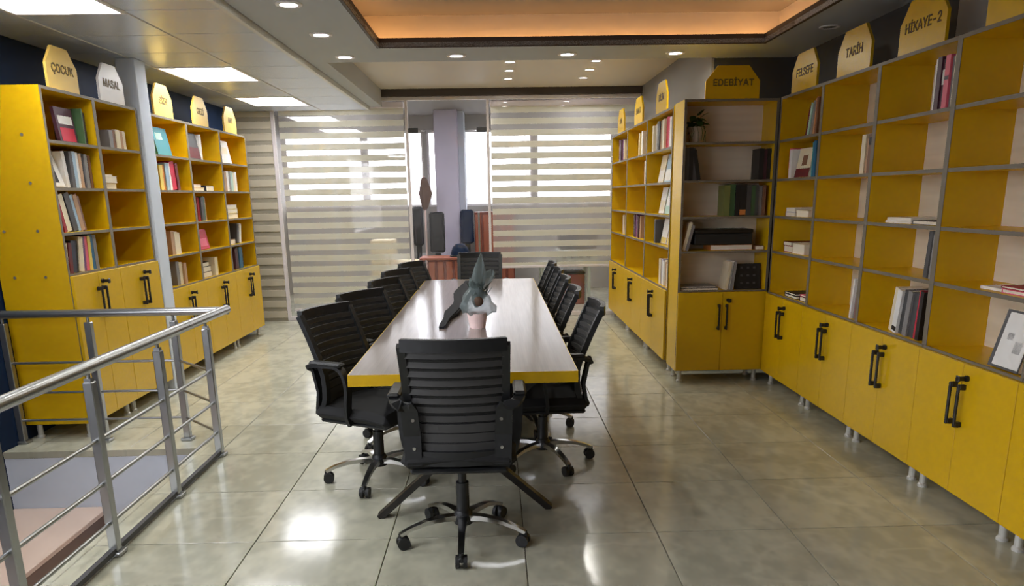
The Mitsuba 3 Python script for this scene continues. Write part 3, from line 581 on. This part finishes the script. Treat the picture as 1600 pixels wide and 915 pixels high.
def chair(x, y, face, star, lab, group, drop=0.0):
    """face: heading of the chair's front in degrees (0 = +x); star: heading of one spoke"""
    t = thing('office_chair', lab, 'chair', group)
    M = T().translate([x, y, 0]).rotate([0, 0, 1], face - 90)
    MU = T().translate([x, y, -drop]).rotate([0, 0, 1], face - 90)
    for nm, d in BASE: part(t, nm, d, None, xf=M if nm in ('gas_column', 'hub') else MU)
    for k in range(5):
        S = T().translate([x, y, 0]).rotate([0, 0, 1], star + 72 * k)
        part(t, 'spoke', SPOKE, None, xf=S); part(t, 'caster', CASTER, None, xf=S)
gc = 'black office chairs around the meeting table'
chair(-.165, 3.07, 90, -90, 'black mesh office chair at the near end of the table, seen from behind', gc)
LAB = ['nearest', 'second', 'third', 'fourth', 'farthest']
for k, (x, y, a, s) in enumerate(((-.65, 3.84, -27, -98), (-.585, 4.46, -33, -60), (-.515, 5.20, -22, -75), (-.52, 5.86, -24, -110), (-.48, 6.58, -24, -80))):
    chair(x, y, a, s, f'black mesh office chair on the left side of the table, {LAB[k]} of five', gc, .035)
for k, (x, y, a, s) in enumerate(((.25, 4.05, 182, -64), (.20, 4.74, 180, -80), (.20, 5.40, 180, -50), (.205, 6.02, 180, -95), (.20, 6.64, 180, -70))):
    chair(x, y, a, s, f'black mesh office chair on the right side of the table, {LAB[k]} of five', gc, .05)
chair(-.15, 6.97, -90, -90, 'black mesh office chair at the far end of the table, facing the viewer', gc)

# ------------------------------------------------------------------ things on the table
k = thing('bouquet', 'bouquet wrapped in grey clear film in a pale pink pot on the table', 'bouquet')
bxy = np.array([-.11, 4.25])
part(k, 'pot', lathe([[0, 0], [.045, 0], [.058, .075], [.06, .085], [.052, .085], [.045, .06], [0, .06]], 24).apply_translation([*bxy, .75]), 'm_pinkpot', 40)
def wrap(c0, lean, R0, H, seed, prof):
    n, m = 28, 16; V = []; F = []; g = random.Random(seed); ph = [g.random() * 6 for _ in range(4)]
    for j in range(m):
        s = j / (m - 1); r = R0 * np.interp(s, *zip(*prof))
        for i in range(n):
            a = 2 * math.pi * i / n; rr = r * (1 + .15 * math.sin(a * 3 + ph[0] + s * 4) + .10 * math.sin(a * 7 + ph[1] - s * 9)) + .002
            V.append([c0[0] + rr * math.cos(a) + lean[0] * s, c0[1] + rr * math.sin(a) * .8 + lean[1] * s, c0[2] + H * s + .018 * math.sin(a * 2 + ph[2]) * (s > .15)])
    for j in range(m - 1):
        for i in range(n):
            a, b = j * n + i, j * n + (i + 1) % n; F += [[a, b, b + n], [a, b + n, a + n]]
    return trimesh.Trimesh(V, F, process=False)
part(k, 'wrapping', wrap((bxy[0] + .005, bxy[1], .815), (-.01, .03), .092, .18, 1, [(0, .55), (.2, .95), (.4, 1.0), (.7, .75), (1, .32)]), 'm_wrap', True)
part(k, 'wrapping', wrap((bxy[0] + .0, bxy[1] + .03, .965), (.03, .05), .05, .185, 2, [(0, .6), (.25, .8), (.5, .62), (.8, .3), (1, .04)]), 'm_wrap', True)
part(k, 'wrapping', wrap((bxy[0] + .02, bxy[1] + .05, .955), (.07, .05), .036, .10, 3, [(0, .7), (.4, 1.0), (.8, .9), (1, .1)]), 'm_wrap', True)
rl = random.Random(5)
for i in range(16):
    a = rl.random() * 6.28; r = rl.uniform(.01, .045); h = rl.uniform(.06, .24); c = np.array([bxy[0] + r * math.cos(a), bxy[1] + r * math.sin(a) * .7 + .03, .83])
    Rm = trimesh.transformations.euler_matrix(rl.uniform(.8, 1.5), 0, a - 1.57)[:3, :3]
    V = (LF * [.05, .11, .1]) @ Rm.T + c + [0, 0, h * .5]
    part(k, 'leaf', trimesh.Trimesh(V, [[0, 1, 6], [1, 2, 6], [2, 3, 6], [3, 4, 6], [4, 5, 6], [5, 0, 6]], process=False), 'm_greyleaf')
part(k, 'flower', trimesh.creation.icosphere(2, .028).apply_scale([1, .9, 1]).apply_translation([bxy[0] + .01, bxy[1] - .045, .905]), 'm_cone', True)
k = thing('black_strip', 'flat black strip along the table left of the bouquet', 'black_strip')  # thin black ribbon with a narrower one on top, along the table
pa = trimesh.path.simplify.resample_spline(np.array([(-.315, 4.22, .757), (-.30, 4.55, .762), (-.27, 4.85, .77), (-.25, 5.2, .77), (-.26, 5.7, .765), (-.22, 6.2, .765), (-.2, 6.6, .76)]), smooth=0, count=40)
wd = np.interp(np.linspace(0, 1, 40), [0, .12, .2, .35, .6, 1], [.03, .035, .09, .08, .12, .14]); part(k, 'main_sheet', ribbon(pa, wd, .012 + .008 * np.sin(np.arange(40) * .9) ** 2, (1, 0, 0)), 'm_black_strip', 40)
part(k, 'upper_sheet', ribbon(pa + [.02, 0, .008], wd * .35, .012, (1, 0, .1)), 'm_black_strip', 40)

# ------------------------------------------------------------------ end wall: glass, frames, blinds
GY = YE
W0, D0, D1, W1 = -2.60, -1.02, -.06, 1.78
def pane(a, b, z0, z1, y): return ([[a, y, z0], [b, y, z0], [b, y, z1], [a, y, z1]], [[0, 1, 2], [0, 2, 3]])
struct('wall_end_left', bx(XL, W0 - .03, GY, GY + .10, 0, 2.64), 'm_stripewall2')
for k in range(19):
    z = .04 + .133 * k; part('wall_end_left', 'panel', bx(XL, W0 - .03, GY - .012, GY, z, min(z + .085, 2.5), .004), 'm_stripewall')
struct('window_1', pane(W0, D0, .04, 2.62, GY + .02), 'm_glass'); struct('window_2', pane(D1, W1, .04, 2.62, GY + .02), 'm_glass'); struct('window_3', pane(D0, D1, 2.30, 2.62, GY + .02), 'm_glass')
for a, b, n in ((W0 - .03, W0 + .01, 'window_1'), (D0 - .02, D0 + .012, 'window_1'), (D1 - .012, D1 + .02, 'window_2'), (W1 - .02, W1, 'window_2')): part(n, 'frame', bx(a, b, GY, GY + .045, .0, 2.64, .003), 'm_frame')
for a, b, n in ((W0, D0, 'window_1'), (D1, W1, 'window_2')):
    part(n, 'sill_rail', bx(a, b, GY, GY + .045, 0, .05, .003), 'm_frame'); part(n, 'head_rail', bx(a, b, GY, GY + .045, 2.60, 2.64, .003), 'm_frame')
part('window_3', 'head_rail', bx(D0, D1, GY, GY + .045, 2.60, 2.64, .003), 'm_frame')
struct('wall_over_glass', bx(XL, 1.85, GY, GY + .1, 2.64, ZC), 'm_trimdark')
struct('door_1', pane(D0 + .015, D1 - .015, .012, 2.29, GY + .022), 'm_glass')
for x in (D0 + .06, D1 - .06):
    part('door_1', 'patch_fitting', bx(x - .07, x + .07, GY + .006, GY + .038, 2.235, 2.29, .004), 'm_dark')
part('door_1', 'pull_bar', rod((D1 - .13, GY - .03, .8), (D1 - .13, GY - .03, 1.3), .013, 14), 'm_steel', 40)
part('door_1', 'bottom_rail', bx(D0 + .015, D1 - .015, GY + .008, GY + .036, .005, .06, .003), 'm_steel')
def blind(x0, x1, zb, y, lab, ph=0.0):
    t = thing('zebra_blind', lab, 'blind', 'zebra roller blinds behind the end glass')
    part(t, 'cassette', bx(x0, x1, y - .04, y + .05, 2.53, 2.60, .008), 'm_frame')
    z = 2.53; p = .133
    while z > zb + .03:
        b = max(z - .071, zb + .02); part(t, 'opaque_band', bx(x0 + .01, x1 - .01, y - .0008, y, b, z), 'm_band')
        z = b
        if z <= zb + .04: break
        b = max(z - (p - .071), zb + .02); part(t, 'sheer_band', pane(x0 + .01, x1 - .01, b, z, y), 'm_sheer'); z = b
    part(t, 'bottom_bar', bx(x0 + .01, x1 - .01, y - .012, y + .012, zb, zb + .03, .005), 'm_frame')
blind(W0 + .02, D0 - .04, .10, GY + .13, 'striped zebra blind reaching the floor, left of the glass door')
blind(D1 + .03, 1.74, .60, GY + .13, 'striped zebra blind ending at table height, right of the glass door')

# ------------------------------------------------------------------ the room beyond the glass
FY = 12.3
struct('floor_far_room', bx(-3.3, 2.2, GY + .03, FY, -.012, -.002), 'm_floor')
struct('wall_far_left', bx(-3.4, -3.3, GY, FY, 0, 2.8), 'm_wall'); struct('wall_far_right', bx(2.2, 2.3, GY, FY, 0, 2.8), 'm_wall')
struct('ceiling_far_room', bx(-3.4, 2.3, GY + .1, FY + .15, 2.72, 2.8), 'm_greywall')  # darkened to stand in for the recess reflected in the transom glass
OPEN = [(-3.28, -2.06), (-2.0, -1.10), (-1.04, -.86), (-.46, .62), (.68, 1.9)]
SZ, HZ = 1.34, 2.50
struct('wall_far', cat([bx(-3.4, 2.3, FY, FY + .15, 0, SZ), bx(-3.4, 2.3, FY, FY + .15, HZ, 2.8)] + [bx(a, b, FY, FY + .15, SZ, HZ) for a, b in ((-3.4, -3.28), (-2.06, -2.0), (-1.10, -1.04), (-.86, -.46), (.62, .68), (1.9, 2.3))]), 'm_wall')
for i, (a, b) in enumerate(OPEN):
    k = struct('window_%d' % (i + 4), pane(a, b, SZ, HZ, FY + .08), 'm_glass')
    part(k, 'frame', cat([bx(a, a + .03, FY + .05, FY + .11, SZ, HZ), bx(b - .03, b, FY + .05, FY + .11, SZ, HZ), bx(a + .03, b - .03, FY + .05, FY + .11, SZ, SZ + .03), bx(a + .03, b - .03, FY + .05, FY + .11, HZ - .03, HZ)]), 'm_white')
struct('wall_column_far', bx(-.86, -.52, 11.5, FY, 0, 2.72, .01), 'm_column')
part('wall_column_far', 'pipe_cover', bx(-.52, -.43, 11.7, 12.25, 0, 2.72, .005), 'm_plaster')
for k, x in enumerate((-1.9, -.35, 1.1)):  # added lamps, out of view, to brighten the room beyond the glass
    t = thing('ceiling_light_panel', f'added unseen light panel on the ceiling beyond the glass, {["left", "middle", "right"][k]} one', 'ceiling light', 'added light panels beyond the glass')
    part(t, 'frame', cat([bx(x - .32, x - .3, 9.62, 10.06, 2.70, 2.72), bx(x + .3, x + .32, 9.62, 10.06, 2.70, 2.72), bx(x - .3, x + .3, 9.62, 9.64, 2.70, 2.72), bx(x - .3, x + .3, 10.04, 10.06, 2.70, 2.72)]), 'm_white')
    part(t, 'diffuser', ([[x - .3, 9.64, 2.71], [x + .3, 9.64, 2.71], [x + .3, 10.04, 2.71], [x - .3, 10.04, 2.71]], [[0, 2, 1], [0, 3, 2]]), 'm_white', emitter=emit(LED * 1.2, LED * 1.21, LED * 1.27))
def deskchair(x, y, w, z0, z1, lab, m='m_blackplastic'):
    t = thing('desk_chair', lab, 'chair', 'chairs in the room beyond the glass')
    part(t, 'backrest', bx(x - w / 2, x + w / 2, y, y + .07, z0, z1, .03), m); part(t, 'seat', bx(x - w / 2 - .03, x + w / 2 + .03, y - .46, y - .02, .42, .5, .03), m)
    part(t, 'back_support', bx(x - .04, x + .04, y + .03, y + .06, .4, z0 + .1, .01), 'm_blackplastic')
    part(t, 'gas_column', rod((x, y - .22, .08), (x, y - .22, .43), .025), 'm_blackplastic')
    for q in range(5):
        a = q * 1.2566 + .3; part(t, 'spoke', cat([rod((x, y - .22, .09), (x + .28 * math.cos(a), y - .22 + .28 * math.sin(a), .06), .018), rod((x + .28 * math.cos(a), y - .22 + .28 * math.sin(a), .0), (x + .28 * math.cos(a), y - .22 + .28 * math.sin(a), .06), .024)]), 'm_blackplastic')
deskchair(-1.19, 11.9, .16, .75, 1.35, 'narrow black high-backed chair at the left edge of the glass door')
deskchair(-.83, 11.0, .22, .7, 1.28, 'dark high-backed chair in front of the violet column')
deskchair(-.41, 11.4, .20, .8, 1.30, 'navy high-backed chair right of the violet column', 'm_navy')
k = thing('flag', 'furled brownish flag on a pole beside the violet column', 'flag')
part(k, 'pole', rod((-1.01, 11.25, .02), (-1.01, 11.25, 1.78), .014), 'm_pinkpot', 40); part(k, 'base', lathe([[0, 0], [.13, 0], [.12, .03], [.03, .06], [0, .06]], 20).apply_translation([-1.01, 11.25, 0]), 'm_chrome', 40)
prof = [(.02, 1.77), (.045, 1.75), (.065, 1.68), (.085, 1.60), (.10, 1.54), (.085, 1.48), (.06, 1.41), (.045, 1.35), (.02, 1.30)]
V = []; n = 24
for r, z in prof:
    for i in range(n):
        a = 2 * math.pi * i / n; rr = r * (1 + .16 * math.sin(4 * a + z * 6)); V.append([-1.01 + rr * (.25 + math.cos(a)) * .9 - .01, 11.25 + rr * .6 * math.sin(a), z])
part(k, 'main_sheet', trimesh.Trimesh(V, [f for j in range(len(prof) - 1) for i in range(n) for f in ([j * n + i, j * n + (i + 1) % n, (j + 1) * n + (i + 1) % n], [j * n + i, (j + 1) * n + (i + 1) % n, (j + 1) * n + i])], process=False), 'm_flag', True)
k = thing('desk', 'reddish wooden desk behind the far end chair, beyond the glass door', 'desk')
part(k, 'desktop', bx(-1.0, -.15, 9.95, 10.40, .68, .71, .004), 'm_redwood'); part(k, 'front_panel', bx(-.90, -.2, 10.0, 10.02, .08, .68), 'm_redwood2')
for i in range(6): part(k, 'slat', bx(-.88 + .115 * i, -.80 + .115 * i, 9.98, 10.0, .1, .66, .004), 'm_redwood')
for x in (-.98, -.19): part(k, 'side_panel', bx(x - .015, x + .015, 9.97, 10.38, 0, .68), 'm_redwood2')
k = thing('file_box', 'cream box standing at the left end of the reddish desk', 'box')
part(k, 'body', bx(-1.32, -1.03, 10.2, 10.5, 0.0, .62, .008), 'm_cream'); part(k, 'lid', bx(-1.33, -1.02, 10.19, 10.51, .62, .66, .008), 'm_cream')
k = thing('cabinet', 'cream low cabinet showing yellowish through the left blind', 'cabinet')
part(k, 'body', bx(-1.66, -1.36, 10.1, 10.55, .04, .94, .006), 'm_cream')
for q in range(3): part(k, 'drawer', bx(-1.65, -1.37, 10.085, 10.1, .08 + .28 * q, .33 + .28 * q, .004), 'm_cream')
k = thing('cupboard', 'reddish brown ribbed wooden cupboard below the right far window', 'cabinet')
part(k, 'body', bx(-.30, .30, 11.45, 11.85, 0, 1.26, .005), 'm_redwood2')
for i in range(5): part(k, 'panel', bx(-.29 + .12 * i, -.20 + .12 * i, 11.43, 11.45, .05, 1.22, .01), 'm_redwood')
k = thing('printer', 'grey green copier with dark panel on a table behind the right blind', 'printer')
part(k, 'body', bx(.86, 1.42, 10.35, 10.8, .58, .76, .02), 'm_greygreen'); part(k, 'screen_panel', bx(.89, 1.40, 10.36, 10.74, .76, 1.02, .02), 'm_screen'); part(k, 'tray', bx(.8, .9, 10.4, 10.7, .66, .68, .004), 'm_greygreen')
for i in range(4): part(k, 'button', bx(.93 + .11 * i, .98 + .11 * i, 10.343, 10.352, .64, .69, .003), 'm_screen')
k = thing('table', 'grey green table with open legs under the copier', 'table')
part(k, 'tabletop', bx(.62, 1.44, 10.3, 10.85, .55, .58, .005), 'm_greygreen')
for x in (.65, 1.29):
    for y in (10.33, 10.81): part(k, 'leg', bx(x - .022, x + .022, y - .022, y + .022, 0, .55, .003), 'm_greygreen')
k = thing('storage_crate', 'dark brown crate under the table behind the right blind', 'box')
part(k, 'body', bx(.74, 1.24, 10.4, 10.8, 0, .42, .01), 'm_redwood2'); part(k, 'lid', bx(.73, 1.25, 10.39, 10.81, .42, .45, .01), 'm_screen')
k = thing('helmet', 'dark bluish round helmet on the reddish desk', 'helmet')
part(k, 'shell', lathe([[0, .17], [.06, .16], [.1, .12], [.12, .06], [.12, 0], [.0, 0]], 28).apply_translation([-.47, 10.17, .71]), 'm_navy', 40); part(k, 'brim', lathe([[.118, 0], [.14, 0], [.14, .012], [.118, .02], [.118, 0]], 28).apply_translation([-.47, 10.17, .71]), 'm_screen', 40)
